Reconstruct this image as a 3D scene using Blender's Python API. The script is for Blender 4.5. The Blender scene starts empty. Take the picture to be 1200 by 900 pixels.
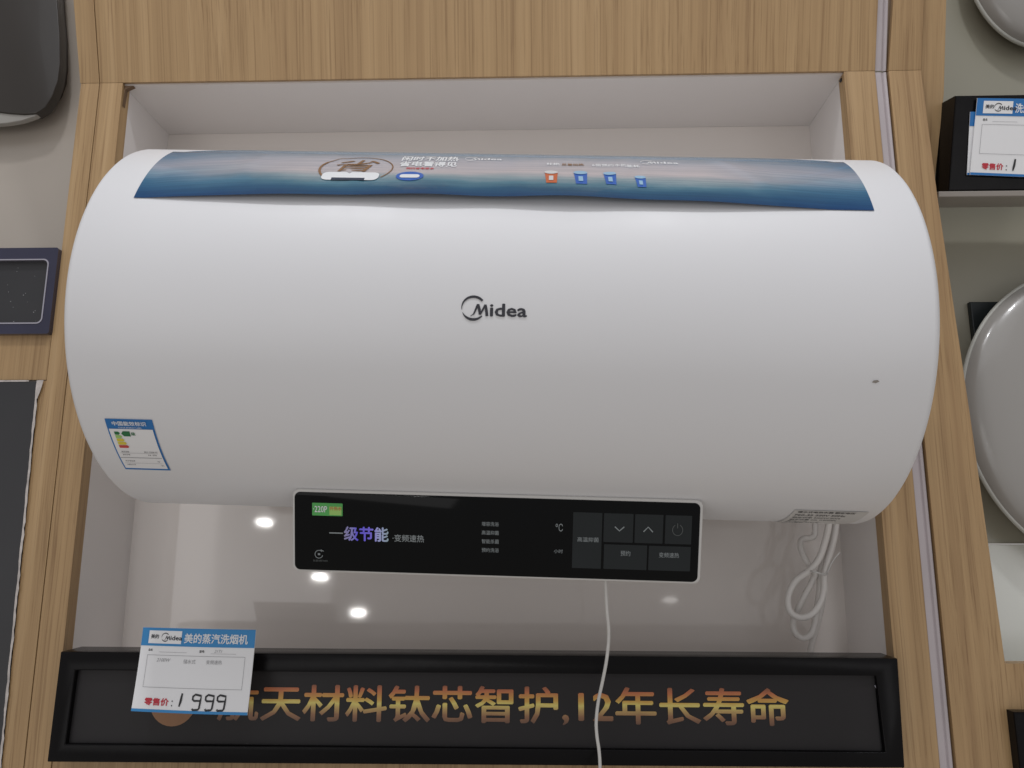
import bpy, bmesh, math, random
import numpy as np
from mathutils import Matrix, Vector
from mathutils.geometry import delaunay_2d_cdt
random.seed(7)
S = bpy.context.scene
COL = S.collection
PI = math.pi

# ------------------------------------------------------------------ camera
LEAN = math.radians(15.5)                      # the display wall leans back at the top
EYE = 1.45
G = Matrix.Translation((0, 0, EYE)) @ Matrix.Rotation(-LEAN, 4, 'X')   # wall frame -> world
CAM = np.array([0.0, -0.9, 0.0]); PITCH, YAW, ROLL = 0.19020727, -0.03172871, 0.00228471
FPX = 925.0
def cam_basis():
    cp, sp, cy, sy = math.cos(PITCH), math.sin(PITCH), math.cos(YAW), math.sin(YAW)
    f = np.array([sy*cp, cy*cp, sp]); r = np.array([cy, -sy, 0.]); u = np.cross(r, f)
    c, s = math.cos(ROLL), math.sin(ROLL)
    return c*r+s*u, -s*r+c*u, f
CR, CU, CF = cam_basis()
cd = bpy.data.cameras.new('camera'); cam = bpy.data.objects.new('camera', cd); COL.objects.link(cam)
cd.lens = 36*FPX/1200; cd.sensor_width = 36; cd.clip_start = 0.02; cd.clip_end = 100
m = Matrix.Identity(4)
for i in range(3):
    m[i][0], m[i][1], m[i][2], m[i][3] = CR[i], CU[i], -CF[i], CAM[i]
cam.matrix_world = G @ m
S.camera = cam

# ------------------------------------------------------------------ light and exposure
W = bpy.data.worlds.new('World'); S.world = W; W.use_nodes = True
bg = W.node_tree.nodes['Background']; bg.inputs[1].default_value = 0.42
_N, _L = W.node_tree.nodes, W.node_tree.links           # shop interior: pale ceiling above, warm floor bounce below
_tc = _N.new('ShaderNodeTexCoord'); _sp = _N.new('ShaderNodeSeparateXYZ'); _L.new(_tc.outputs['Generated'], _sp.inputs[0])
_mr = _N.new('ShaderNodeMapRange'); _mr.inputs[1].default_value = -0.6; _mr.inputs[2].default_value = 0.7; _L.new(_sp.outputs[2], _mr.inputs[0])
_mx = _N.new('ShaderNodeMix'); _mx.data_type = 'RGBA'; _mx.inputs[6].default_value = (0.82, 0.765, 0.71, 1); _mx.inputs[7].default_value = (0.97, 0.97, 1.0, 1)
_L.new(_mr.outputs[0], _mx.inputs[0]); _L.new(_mx.outputs[2], bg.inputs[0])
S.view_settings.view_transform = 'Standard'; S.view_settings.look = 'None'
S.view_settings.exposure = 0.09; S.view_settings.gamma = 1.0
def area(name, loc, target, shape, sx, sy, power, col=(1, 1, 1)):
    l = bpy.data.lights.new(name, 'AREA'); l.shape = shape; l.size = sx; l.size_y = sy
    l.energy = power; l.color = col
    o = bpy.data.objects.new(name, l); COL.objects.link(o); o.location = loc
    o.rotation_euler = (Vector(target)-Vector(loc)).to_track_quat('-Z', 'Y').to_euler()
    return o
# soft shop ceiling light, two downlights overhead, a row of far ceiling lamps
area('ceiling_panel_light', (-0.2, -1.3, 3.8), (0, -0.2, 1.5), 'RECTANGLE', 2.6, 1.4, 7, (0.94, 0.96, 1.0))
area('downlight_near', (-0.55, -0.50, 3.9), (-0.1, -0.15, 1.6), 'DISK', 0.18, 0.18, 8.2, (0.96, 0.97, 1.0))
area('downlight_near', (0.5, -0.58, 3.9), (0.1, -0.15, 1.6), 'DISK', 0.18, 0.18, 8.2, (0.96, 0.97, 1.0))
area('band_fill_far', (-2.6, -5.2, 2.25), (0, 0, 1.5), 'RECTANGLE', 1.9, 2.2, 12, (1, 0.98, 0.98))  # added fill panels, sized to reflect as pale bands in the niche back
area('band_fill_far', (3.0, -4.6, 2.5), (0, 0, 1.5), 'RECTANGLE', 1.2, 1.4, 6, (1, 0.98, 1.0))
for p in [(-2.303, -5.543, .109), (-1.839, -5.655, -.344), (-1.511, -5.705, -.639), (1.12, -5.776, -.528)]:
    w_ = G @ Vector(p)
    area('ceiling_spot_far', w_, (0, 0.1, 1.45), 'ELLIPSE', 0.125, 0.042, 1.3 if p[0] < 0 else 0.09, (1, 0.98, 0.95))

area('ceiling_spot_above', (-0.60, 0.07, 3.1), (-0.2, -0.15, 1.8), 'DISK', 0.05, 0.05, 0.45, (1, 0.99, 0.97))

# ------------------------------------------------------------------ materials
def nm(name):
    mt = bpy.data.materials.new(name); mt.use_nodes = True
    return mt, mt.node_tree.nodes, mt.node_tree.links, mt.node_tree.nodes['Principled BSDF']
def mat(name, col, rough=0.5, metal=0.0, coat=0.0, var=0.06, vscale=6.0, bump=0.0, bscale=300.0, spec=0.5, coat_rough=0.05):
    mt, N, L, b = nm(name)
    b.inputs['Roughness'].default_value = rough; b.inputs['Metallic'].default_value = metal
    b.inputs['Coat Weight'].default_value = coat; b.inputs['Coat Roughness'].default_value = coat_rough
    b.inputs['Specular IOR Level'].default_value = spec
    tc = N.new('ShaderNodeTexCoord')
    n = N.new('ShaderNodeTexNoise'); n.inputs['Scale'].default_value = vscale; n.inputs['Detail'].default_value = 5
    L.new(tc.outputs['Object'], n.inputs['Vector'])
    mr = N.new('ShaderNodeMapRange'); mr.inputs[3].default_value = 1-var; mr.inputs[4].default_value = 1+var
    L.new(n.outputs[0], mr.inputs[0])
    mx = N.new('ShaderNodeMix'); mx.data_type = 'RGBA'; mx.blend_type = 'MULTIPLY'; mx.inputs[0].default_value = 1
    mx.inputs[6].default_value = (*col, 1); L.new(mr.outputs[0], mx.inputs[7]); L.new(mx.outputs[2], b.inputs['Base Color'])
    mr2 = N.new('ShaderNodeMapRange'); mr2.inputs[3].default_value = max(0, rough*0.85); mr2.inputs[4].default_value = min(1, rough*1.15)
    n2 = N.new('ShaderNodeTexNoise'); n2.inputs['Scale'].default_value = vscale*4; L.new(tc.outputs['Object'], n2.inputs['Vector'])
    L.new(n2.outputs[0], mr2.inputs[0]); L.new(mr2.outputs[0], b.inputs['Roughness'])
    if bump:
        n3 = N.new('ShaderNodeTexNoise'); n3.inputs['Scale'].default_value = bscale; n3.inputs['Detail'].default_value = 3
        L.new(tc.outputs['Object'], n3.inputs['Vector'])
        bp = N.new('ShaderNodeBump'); bp.inputs['Strength'].default_value = bump; bp.inputs['Distance'].default_value = 0.001
        L.new(n3.outputs[0], bp.inputs['Height']); L.new(bp.outputs[0], b.inputs['Normal'])
    return mt
def ramp(N, stops):
    r = N.new('ShaderNodeValToRGB'); e = r.color_ramp.elements
    while len(e) < len(stops): e.new(0.5)
    for i, (p, c) in enumerate(stops):
        e[i].position = p; e[i].color = (*c, 1)
    return r
def wood(name, seed, tone=1.0):
    mt, N, L, b = nm(name)
    tc = N.new('ShaderNodeTexCoord'); mp = N.new('ShaderNodeMapping')
    mp.inputs['Scale'].default_value = (1, 1, 0.013); mp.inputs['Location'].default_value = (seed*3.7, seed*1.3, seed*0.9)
    L.new(tc.outputs['Object'], mp.inputs[0])
    dn = N.new('ShaderNodeTexNoise'); dn.inputs['Scale'].default_value = 9; mpd = N.new('ShaderNodeMapping'); mpd.inputs['Scale'].default_value = (1, 1, 0.35); L.new(tc.outputs['Object'], mpd.inputs[0]); L.new(mpd.outputs[0], dn.inputs['Vector'])
    ad = N.new('ShaderNodeVectorMath'); ad.operation = 'SCALE'; ad.inputs['Scale'].default_value = 0.007
    L.new(dn.outputs['Color'], ad.inputs[0])
    a2 = N.new('ShaderNodeVectorMath'); a2.operation = 'ADD'; L.new(mp.outputs[0], a2.inputs[0]); L.new(ad.outputs[0], a2.inputs[1])
    n1 = N.new('ShaderNodeTexNoise'); n1.inputs['Scale'].default_value = 95; n1.inputs['Detail'].default_value = 3; n1.inputs['Roughness'].default_value = 0.5
    L.new(a2.outputs[0], n1.inputs['Vector'])
    n2 = N.new('ShaderNodeTexNoise'); n2.inputs['Scale'].default_value = 430; n2.inputs['Detail'].default_value = 3; n2.inputs['Roughness'].default_value = 0.7
    L.new(a2.outputs[0], n2.inputs['Vector'])
    n4 = N.new('ShaderNodeTexNoise'); n4.inputs['Scale'].default_value = 22; L.new(a2.outputs[0], n4.inputs['Vector'])
    r1 = ramp(N, [(0.30, (0.345*tone, 0.212*tone, 0.100*tone)), (0.46, (0.41*tone, 0.262*tone, 0.126*tone)), (0.58, (0.455*tone, 0.297*tone, 0.147*tone)), (0.72, (0.52*tone, 0.35*tone, 0.185*tone))])
    mixn = N.new('ShaderNodeMix'); mixn.data_type = 'FLOAT'; mixn.inputs[0].default_value = 0.35
    L.new(n1.outputs[0], mixn.inputs[2]); L.new(n4.outputs[0], mixn.inputs[3]); L.new(mixn.outputs[0], r1.inputs[0])
    r2 = ramp(N, [(0.34, (0.66, 0.61, 0.55)), (0.47, (0.95, 0.95, 0.94)), (0.7, (1.04, 1.04, 1.04))])
    L.new(n2.outputs[0], r2.inputs[0])
    mx = N.new('ShaderNodeMix'); mx.data_type = 'RGBA'; mx.blend_type = 'MULTIPLY'; mx.inputs[0].default_value = 0.85
    L.new(r1.outputs[0], mx.inputs[6]); L.new(r2.outputs[0], mx.inputs[7]); L.new(mx.outputs[2], b.inputs['Base Color'])
    b.inputs['Roughness'].default_value = 0.48
    bp = N.new('ShaderNodeBump'); bp.inputs['Strength'].default_value = 0.25; bp.inputs['Distance'].default_value = 0.0006
    L.new(n2.outputs[0], bp.inputs['Height']); L.new(bp.outputs[0], b.inputs['Normal'])
    return mt
M = {}
for i in range(4): M['wood%d' % i] = wood('oak_laminate', i+1, [1.0, 1.03, 0.97, 1.0][i])
M['wood_edge'] = mat('oak_edge', (0.16, 0.095, 0.05), 0.6, var=0.2, vscale=30)
M['niche'] = mat('grey_acrylic', (0.78, 0.73, 0.69), 0.045, var=0.035, vscale=5)
M['niche_side'] = mat('grey_side_panel', (0.80, 0.765, 0.745), 0.4, var=0.04, vscale=5)
M['taupe'] = mat('taupe_panel', (0.48, 0.43, 0.375), 0.2, var=0.05, vscale=4)
M['sage'] = mat('grey_green_panel', (0.37, 0.355, 0.285), 0.3, var=0.06, vscale=5)
M['pale'] = mat('pale_panel', (0.80, 0.82, 0.77), 0.25, var=0.05, vscale=5)
M['channel'] = mat('lavender_grey_strip', (0.47, 0.42, 0.43), 0.45, var=0.1, vscale=20, bump=0.1, bscale=80)
M['enamel'] = mat('white_enamel', (0.79, 0.79, 0.805), 0.42, var=0.006, vscale=7, bump=0.012, bscale=900)
M['bezel'] = mat('white_bezel', (0.66, 0.65, 0.63), 0.3, var=0.02)
M['glass'] = mat('black_glass', (0.003, 0.0035, 0.004), 0.06, spec=0.15, var=0.1)
M['key'] = mat('touch_key', (0.020, 0.024, 0.026), 0.32, spec=0.25, var=0.08, vscale=30)
M['panel_ink'] = mat('grey_ink', (0.27, 0.30, 0.31), 0.5)
M['panel_ink_dim'] = mat('dim_grey_ink', (0.10, 0.11, 0.11), 0.5)
M['frame_black'] = mat('black_plastic_frame', (0.005, 0.0045, 0.005), 0.25, spec=0.13, var=0.2, vscale=14, bump=0.08, bscale=120)
M['sign_panel'] = mat('charcoal_sign_sheet', (0.026, 0.024, 0.025), 0.4, spec=0.2, var=0.15, vscale=6)
M['card'] = mat('white_card', (0.86, 0.86, 0.87), 0.55, var=0.02, vscale=20)
M['card_blue'] = mat('blue_print', (0.035, 0.25, 0.56), 0.4, var=0.04, vscale=40)
M['card_blue_deep'] = mat('deep_blue_print', (0.015, 0.17, 0.48), 0.4, var=0.04, vscale=40)
M['ink_black'] = mat('black_ink', (0.02, 0.02, 0.022), 0.5)
M['ink_grey'] = mat('grey_ink_line', (0.30, 0.30, 0.31), 0.6)
M['ink_pencil'] = mat('thin_pen_ink', (0.36, 0.36, 0.37), 0.6)
M['ink_red'] = mat('red_ink', (0.55, 0.03, 0.05), 0.5)
M['ink_white'] = mat('white_ink', (0.78, 0.80, 0.82), 0.5)
M['logo_grey'] = mat('dark_grey_logo', (0.035, 0.035, 0.045), 0.35)
M['cord'] = mat('white_cord', (0.74, 0.71, 0.68), 0.42, var=0.05, vscale=60)
M['string'] = mat('white_thread', (0.66, 0.65, 0.63), 0.7, var=0.1, vscale=200)
M['purple_metal'] = mat('blue_grey_lacquer', (0.036, 0.036, 0.072), 0.2, metal=0.35, coat=0.5, var=0.3, vscale=12)
M['rim_metal'] = mat('bright_edge', (0.5, 0.48, 0.55), 0.25, metal=0.7)
M['dark_sheet'] = mat('dark_grey_sheet', (0.030, 0.030, 0.033), 0.4, var=0.15, vscale=8)
M['frayed'] = mat('chipped_white_edge', (0.55, 0.50, 0.47), 0.8, var=0.4, vscale=150)
M['brown_dark'] = mat('dark_brown_enamel', (0.030, 0.024, 0.019), 0.3, var=0.1, vscale=5, coat=0.2)
M['shell_grey'] = mat('grey_shell', (0.36, 0.345, 0.32), 0.3, var=0.04)
M['disc'] = mat('pale_grey_enamel', (0.35, 0.335, 0.315), 0.25, coat=0.2, var=0.02)
M['disc_rim'] = mat('pale_rim', (0.46, 0.46, 0.42), 0.3, var=0.03)
M['bracket'] = mat('black_bracket', (0.006, 0.012, 0.014), 0.35)
M['shelf'] = mat('grey_shelf', (0.30, 0.27, 0.24), 0.4)
M['steel'] = mat('zinc_steel', (0.5, 0.5, 0.5), 0.35, metal=0.9)
M['lab_green'] = mat('green_print', (0.015, 0.16, 0.05), 0.4)
M['lab_green_lt'] = mat('light_green_sticker', (0.09, 0.42, 0.10), 0.35, var=0.15, vscale=60)
M['lab_lime'] = mat('lime_print', (0.36, 0.62, 0.16), 0.4)
M['lab_yellow'] = mat('yellow_print', (0.75, 0.62, 0.05), 0.4)
M['lab_red'] = mat('red_print', (0.60, 0.06, 0.05), 0.4)
M['orange_can'] = mat('orange_print', (0.55, 0.13, 0.05), 0.35)
M['blue_can'] = mat('blue_barrel_print', (0.02, 0.12, 0.48), 0.35)
M['sky_can'] = mat('pale_blue_print', (0.30, 0.50, 0.68), 0.35)
M['brown_ink'] = mat('brown_ink', (0.23, 0.12, 0.05), 0.5)
M['copper'] = mat('copper_print', (0.30, 0.15, 0.07), 0.5, var=0.15, vscale=40)
M['navy'] = mat('navy_print', (0.01, 0.025, 0.06), 0.4)
M['sheet_white'] = mat('banner_back', (0.62, 0.62, 0.62), 0.5)

def gen_ramp(name, axis, stops, rough=0.45, noise=0.0):
    mt, N, L, b = nm(name)
    tc = N.new('ShaderNodeTexCoord'); sp = N.new('ShaderNodeSeparateXYZ'); L.new(tc.outputs['Generated'], sp.inputs[0])
    r = ramp(N, stops)
    if noise:
        n = N.new('ShaderNodeTexNoise'); n.inputs['Scale'].default_value = 60; L.new(tc.outputs['Object'], n.inputs['Vector'])
        ma = N.new('ShaderNodeMath'); ma.operation = 'MULTIPLY_ADD'; ma.inputs[1].default_value = noise
        L.new(n.outputs[0], ma.inputs[0]); L.new(sp.outputs[axis], ma.inputs[2])
        su = N.new('ShaderNodeMath'); su.operation = 'SUBTRACT'; su.inputs[1].default_value = noise/2; L.new(ma.outputs[0], su.inputs[0])
        L.new(su.outputs[0], r.inputs[0])
    else: L.new(sp.outputs[axis], r.inputs[0])
    L.new(r.outputs[0], b.inputs['Base Color']); b.inputs['Roughness'].default_value = rough
    return mt
M['gold'] = gen_ramp('gold_print', 2, [(0.0, (0.12, 0.06, 0.04)), (0.22, (0.28, 0.14, 0.07)), (0.40, (0.50, 0.34, 0.12)), (0.52, (0.68, 0.57, 0.16)), (0.62, (0.58, 0.34, 0.07)), (0.85, (0.48, 0.15, 0.06)), (1.0, (0.22, 0.08, 0.04))], noise=0.14)
M['violet'] = gen_ramp('violet_foil_print', 0, [(0.0, (0.35, 0.33, 0.55)), (0.20, (0.30, 0.28, 0.75)), (0.30, (0.16, 0.13, 1.0)), (0.62, (0.26, 0.20, 1.0)), (0.75, (0.50, 0.52, 1.0)), (1.0, (0.40, 0.55, 0.62))])

def banner_mat():
    mt, N, L, b = nm('sea_and_sky_print')
    uv = N.new('ShaderNodeTexCoord'); sp = N.new('ShaderNodeSeparateXYZ'); L.new(uv.outputs['UV'], sp.inputs[0])
    mp = N.new('ShaderNodeMapping'); mp.inputs['Scale'].default_value = (7, 3.2, 1); L.new(uv.outputs['UV'], mp.inputs[0])
    n = N.new('ShaderNodeTexNoise'); n.inputs['Scale'].default_value = 1.3; n.inputs['Detail'].default_value = 5; L.new(mp.outputs[0], n.inputs['Vector'])
    mp2 = N.new('ShaderNodeMapping'); mp2.inputs['Scale'].default_value = (6, 55, 1); L.new(uv.outputs['UV'], mp2.inputs[0])
    n2 = N.new('ShaderNodeTexNoise'); n2.inputs['Scale'].default_value = 1.0; n2.inputs['Detail'].default_value = 4; L.new(mp2.outputs[0], n2.inputs['Vector'])
    ma = N.new('ShaderNodeMath'); ma.operation = 'MULTIPLY_ADD'; ma.inputs[1].default_value = 0.16; L.new(n.outputs[0], ma.inputs[0]); L.new(sp.outputs[1], ma.inputs[2])
    su = N.new('ShaderNodeMath'); su.operation = 'SUBTRACT'; su.inputs[1].default_value = 0.08; L.new(ma.outputs[0], su.inputs[0])
    mid = ramp(N, [(0.0, (0.12, 0.27, 0.36)), (0.22, (0.22, 0.32, 0.42)), (0.42, (0.44, 0.45, 0.51)), (0.66, (0.50, 0.46, 0.48)), (0.74, (0.26, 0.34, 0.38)), (0.82, (0.08, 0.20, 0.27)), (0.90, (0.018, 0.09, 0.17)), (1.0, (0.005, 0.045, 0.13))])
    end = ramp(N, [(0.0, (0.05, 0.15, 0.28)), (0.25, (0.11, 0.22, 0.34)), (0.48, (0.30, 0.33, 0.40)), (0.62, (0.16, 0.27, 0.36)), (0.74, (0.035, 0.14, 0.25)), (1.0, (0.005, 0.05, 0.16))])
    L.new(su.outputs[0], mid.inputs[0]); L.new(su.outputs[0], end.inputs[0])
    ab = N.new('ShaderNodeMath'); ab.operation = 'SUBTRACT'; ab.inputs[1].default_value = 0.5; L.new(sp.outputs[0], ab.inputs[0])
    a2 = N.new('ShaderNodeMath'); a2.operation = 'ABSOLUTE'; L.new(ab.outputs[0], a2.inputs[0])
    mr = N.new('ShaderNodeMapRange'); mr.inputs[1].default_value = 0.28; mr.inputs[2].default_value = 0.5; L.new(a2.outputs[0], mr.inputs[0])
    mx = N.new('ShaderNodeMix'); mx.data_type = 'RGBA'; L.new(mr.outputs[0], mx.inputs[0]); L.new(mid.outputs[0], mx.inputs[6]); L.new(end.outputs[0], mx.inputs[7])
    r2 = ramp(N, [(0.35, (0.72, 0.78, 0.82)), (0.5, (1, 1, 1)), (0.68, (1.25, 1.22, 1.2))]); L.new(n2.outputs[0], r2.inputs[0])
    m2 = N.new('ShaderNodeMix'); m2.data_type = 'RGBA'; m2.blend_type = 'MULTIPLY'; m2.inputs[0].default_value = 0.55
    L.new(mx.outputs[2], m2.inputs[6]); L.new(r2.outputs[0], m2.inputs[7]); L.new(m2.outputs[2], b.inputs['Base Color'])
    b.inputs['Roughness'].default_value = 0.07; b.inputs['Specular IOR Level'].default_value = 0.35
    return mt
M['banner'] = banner_mat()

# ------------------------------------------------------------------ builders
I4 = Matrix.Identity(4)
class Thing:
    """a top-level thing: frame = matrix (in the wall frame) in which its parts' coordinates are given"""
    def __init__(self, name, label, cat, base=(0, 0, 0), frame=I4, group=None):
        o = bpy.data.objects.new(name, None); COL.objects.link(o)
        o.empty_display_size = 0.05
        self.base = Vector(base); self.o = o
        o.matrix_world = G @ frame @ Matrix.Translation(self.base)
        o['label'] = label; o['category'] = cat
        if group: o['group'] = group
def mesh_obj(name, V, F, mt, parent=None, off=(0, 0, 0), smooth=False, autosmooth=None):
    me = bpy.data.meshes.new(name); off = Vector(off)
    me.from_pydata([tuple(Vector(v)-off) for v in V], [], F); me.update()
    if mt: me.materials.append(mt)
    if smooth: me.polygons.foreach_set('use_smooth', [True]*len(me.polygons))
    o = bpy.data.objects.new(name, me); COL.objects.link(o)
    if parent: o.parent = parent
    return o
def part(T, name, VF, mt, smooth=False, under=None, angle=None):
    o = mesh_obj(name, VF[0], VF[1], mt, under or T.o, T.base, smooth)
    if angle:
        o.data.polygons.foreach_set('use_smooth', [True]*len(o.data.polygons))
        o.data.set_sharp_from_angle(angle=math.radians(angle))
    return o
def single(name, VF, mt, label, cat, base, frame=I4, smooth=False, group=None, angle=None):
    o = mesh_obj(name, VF[0], VF[1], mt, None, base, smooth)
    if angle:
        o.data.polygons.foreach_set('use_smooth', [True]*len(o.data.polygons))
        o.data.set_sharp_from_angle(angle=math.radians(angle))
    o.matrix_world = G @ frame @ Matrix.Translation(Vector(base))
    o['label'] = label; o['category'] = cat
    if group: o['group'] = group
    return o
def join(*vfs):
    V, F = [], []
    for v, f in vfs:
        k = len(V); V += [tuple(p) for p in v]; F += [tuple(i+k for i in q) for q in f]
    return V, F
def bm_out(bm):
    bm.verts.ensure_lookup_table(); bm.verts.index_update()
    r = ([tuple(v.co) for v in bm.verts], [tuple(v.index for v in f.verts) for f in bm.faces]); bm.free(); return r
def box(x0, x1, y0, y1, z0, z1, bev=0.0, seg=2):
    bm = bmesh.new(); bmesh.ops.create_cube(bm, size=1)
    for v in bm.verts:
        v.co = ((x0+x1)/2+v.co.x*(x1-x0), (y0+y1)/2+v.co.y*(y1-y0), (z0+z1)/2+v.co.z*(z1-z0))
    if bev: bmesh.ops.bevel(bm, geom=bm.edges[:], offset=bev, segments=seg, profile=0.5, affect='EDGES')
    return bm_out(bm)
def prism(poly, y0, y1, bev=0.0, seg=2, front_only=False):
    """polygon of (x, z), extruded from y0 (front) to y1 (back)"""
    bm = bmesh.new()
    a = [bm.verts.new((x, y0, z)) for x, z in poly]; c = [bm.verts.new((x, y1, z)) for x, z in poly]
    f = bm.faces.new(a); g = bm.faces.new(c[::-1]); n = len(a)
    for i in range(n): bm.faces.new((a[i], c[i], c[(i+1) % n], a[(i+1) % n]))
    bmesh.ops.recalc_face_normals(bm, faces=bm.faces[:])
    if bev:
        es = [e for e in f.edges] + ([] if front_only else [e for e in g.edges])
        bmesh.ops.bevel(bm, geom=es, offset=bev, segments=seg, profile=0.5, affect='EDGES')
    return bm_out(bm)
def rrect(x0, x1, z0, z1, r, n=6):
    P = []
    for cx, cz, a0 in ((x1-r, z1-r, 0), (x0+r, z1-r, PI/2), (x0+r, z0+r, PI), (x1-r, z0+r, 1.5*PI)):
        for k in range(n+1):
            a = a0+PI/2*k/n; P.append((cx+r*math.cos(a), cz+r*math.sin(a)))
    return P
def frame_ring(outer, inner, y0, y1, yi):
    """flat picture-frame: outer and inner outlines with equal counts; front at y0, back y1, inner lip to yi"""
    n = len(outer); V, F = [], []
    for (p, y) in ((outer, y1), (outer, y0), (inner, y0), (inner, yi)):
        V += [(x, y, z) for x, z in p]
    for r in range(3):
        for i in range(n):
            j = (i+1) % n; F.append((r*n+i, r*n+j, (r+1)*n+j, (r+1)*n+i))
    return V, F
def tube(pts, r, n=10, sub=8, cyclic=False, close=True):
    P = [Vector(p) for p in pts]; Q = []
    k = len(P)
    for i in range(k if cyclic else k-1):
        p0, p1, p2, p3 = (P[(i-1) % k], P[i], P[(i+1) % k], P[(i+2) % k]) if cyclic else (P[max(i-1, 0)], P[i], P[i+1], P[min(i+2, k-1)])
        for s in range(sub):
            t = s/sub
            Q.append(0.5*((2*p1)+(p2-p0)*t+(2*p0-5*p1+4*p2-p3)*t*t+(3*p1-p0-3*p2+p3)*t**3))
    if not cyclic: Q.append(P[-1])
    V, F = [], []; m_ = len(Q); up = None
    for i, q in enumerate(Q):
        t = (Q[(i+1) % m_]-Q[i-1]) if cyclic else (Q[min(i+1, m_-1)]-Q[max(i-1, 0)])
        t.normalize()
        if up is None: up = t.orthogonal().normalized()
        up = (up-t*up.dot(t)).normalized(); s_ = t.cross(up)
        for j in range(n):
            a = 2*PI*j/n; V.append(tuple(q+r*(math.cos(a)*up+math.sin(a)*s_)))
    for i in range(m_ if cyclic else m_-1):
        for j in range(n):
            a, b_ = i*n+j, i*n+(j+1) % n; c, d = ((i+1) % m_)*n+(j+1) % n, ((i+1) % m_)*n+j
            F.append((a, b_, c, d))
    if not cyclic: F.append(tuple(range(n))[::-1]); F.append(tuple(range((m_-1)*n, m_*n)))
    return V, F
def stroke(pts, w, z=0.0):
    """2D polyline -> list of (x, y) quads with width w (w may be list)"""
    V, F = [], []
    n = len(pts)
    for i, p in enumerate(pts):
        a = pts[max(i-1, 0)]; b_ = pts[min(i+1, n-1)]
        dx, dy = b_[0]-a[0], b_[1]-a[1]; l = math.hypot(dx, dy) or 1
        ww = (w[i] if isinstance(w, (list, tuple)) else w)/2
        V += [(p[0]-dy/l*ww, p[1]+dx/l*ww), (p[0]+dy/l*ww, p[1]-dx/l*ww)]
    for i in range(n-1): F.append((2*i, 2*i+1, 2*i+3, 2*i+2))
    return V, F
def embolden(V, F, r_):
    """heavier strokes: per glyph, the union of shifted copies of its faces"""
    it = sorted((min(V[i][0] for i in f), max(V[i][0] for i in f), f) for f in F)
    groups = []; end = -1e9
    for a, b_, f in it:
        if a > end+2*r_: groups.append([]); end = b_
        groups[-1].append(f); end = max(end, b_)
    OV, OF = [], []
    for g_ in groups:
        ids = {}
        for f in g_:
            for i in f: ids.setdefault(i, len(ids))
        P_ = [V[i] for i in ids]; W_, Q = [], []
        for dx, dy in ((0, 0), (1, .13), (-1, -.11), (.12, 1), (-.09, -1)):
            k = len(W_); W_ += [Vector((x+dx*r_, y+dy*r_)) for x, y in P_]
            for f in g_:
                t = [ids[i]+k for i in f]
                ar = sum(W_[t[j]].x*W_[t[(j+1) % len(t)]].y-W_[t[(j+1) % len(t)]].x*W_[t[j]].y for j in range(len(t)))
                if abs(ar) < 1e-7: continue
                Q.append(t if ar > 0 else t[::-1])
        res = delaunay_2d_cdt(W_, [], Q, 0, 1e-6)
        k = len(OV); OV += [(p.x, p.y) for p in res[0]]; OF += [tuple(i+k for i in f) for f, src in zip(res[2], res[5]) if len(src)]
    return OV, OF
def text2d(s, h, bold=0.0, shear=0.0, width=None, ax='LEFT', sx=1.0):
    """2D text geometry: capital/ideograph height about h, origin at the baseline left"""
    c = bpy.data.curves.new('t', 'FONT'); c.body = s; c.size = 1.0; c.shear = shear; c.resolution_u = 2; c.fill_mode = 'FRONT'
    o = bpy.data.objects.new('t', c); COL.objects.link(o)
    dg = bpy.context.evaluated_depsgraph_get(); dg.update()
    me = o.evaluated_get(dg).to_mesh()
    V = [(v.co.x, v.co.y) for v in me.vertices]; F = [tuple(p.vertices) for p in me.polygons]
    o.evaluated_get(dg).to_mesh_clear(); bpy.data.objects.remove(o); bpy.data.curves.remove(c)
    if not V: return [], []
    if bold: V, F = embolden(V, F, bold)
    x0 = min(v[0] for v in V); x1 = max(v[0] for v in V); y0 = min(v[1] for v in V); y1 = max(v[1] for v in V)
    k = h/(y1-y0) if y1 > y0 else h
    kx = width/(x1-x0) if width else k*sx
    V = [((v[0]-x0)*kx, (v[1]-y0)*k) for v in V]
    if ax == 'CENTER':
        w_ = max(v[0] for v in V)/2; V = [(v[0]-w_, v[1]) for v in V]
    return V, F
def dedupe_faces(F): return [f for f in F if len(set(f)) >= 3]
def place2d(VF, fn):
    """map 2D geometry through fn(x, y) -> 3D"""
    V, F = VF; return [fn(x, y) for x, y in V], dedupe_faces(F)
def move2d(VF, dx, dy, rot=0.0, k=1.0):
    c, s = math.cos(rot), math.sin(rot)
    return [((x*c-y*s)*k+dx, (x*s+y*c)*k+dy) for x, y in VF[0]], VF[1]
def rect2d(x0, x1, y0, y1, n=1):
    if x1-x0 > y1-y0: P_ = [(x0+(x1-x0)*i/n, y) for i in range(n+1) for y in (y0, y1)]; return P_, [(2*i, 2*i+2, 2*i+3, 2*i+1) for i in range(n)]
    P_ = [(x, y0+(y1-y0)*i/n) for i in range(n+1) for x in (x0, x1)]; return P_, [(2*i, 2*i+1, 2*i+3, 2*i+2) for i in range(n)]
def outline2d(x0, x1, y0, y1, w):
    return join2(rect2d(x0, x1, y0, y0+w, 16), rect2d(x0, x1, y1-w, y1, 16), rect2d(x0, x0+w, y0+w, y1-w, 12), rect2d(x1-w, x1, y0+w, y1-w, 12))
def join2(*vfs):
    V, F = [], []
    for v, f in vfs:
        k = len(V); V += list(v); F += [tuple(i+k for i in q) for q in f]
    return V, F
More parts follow.
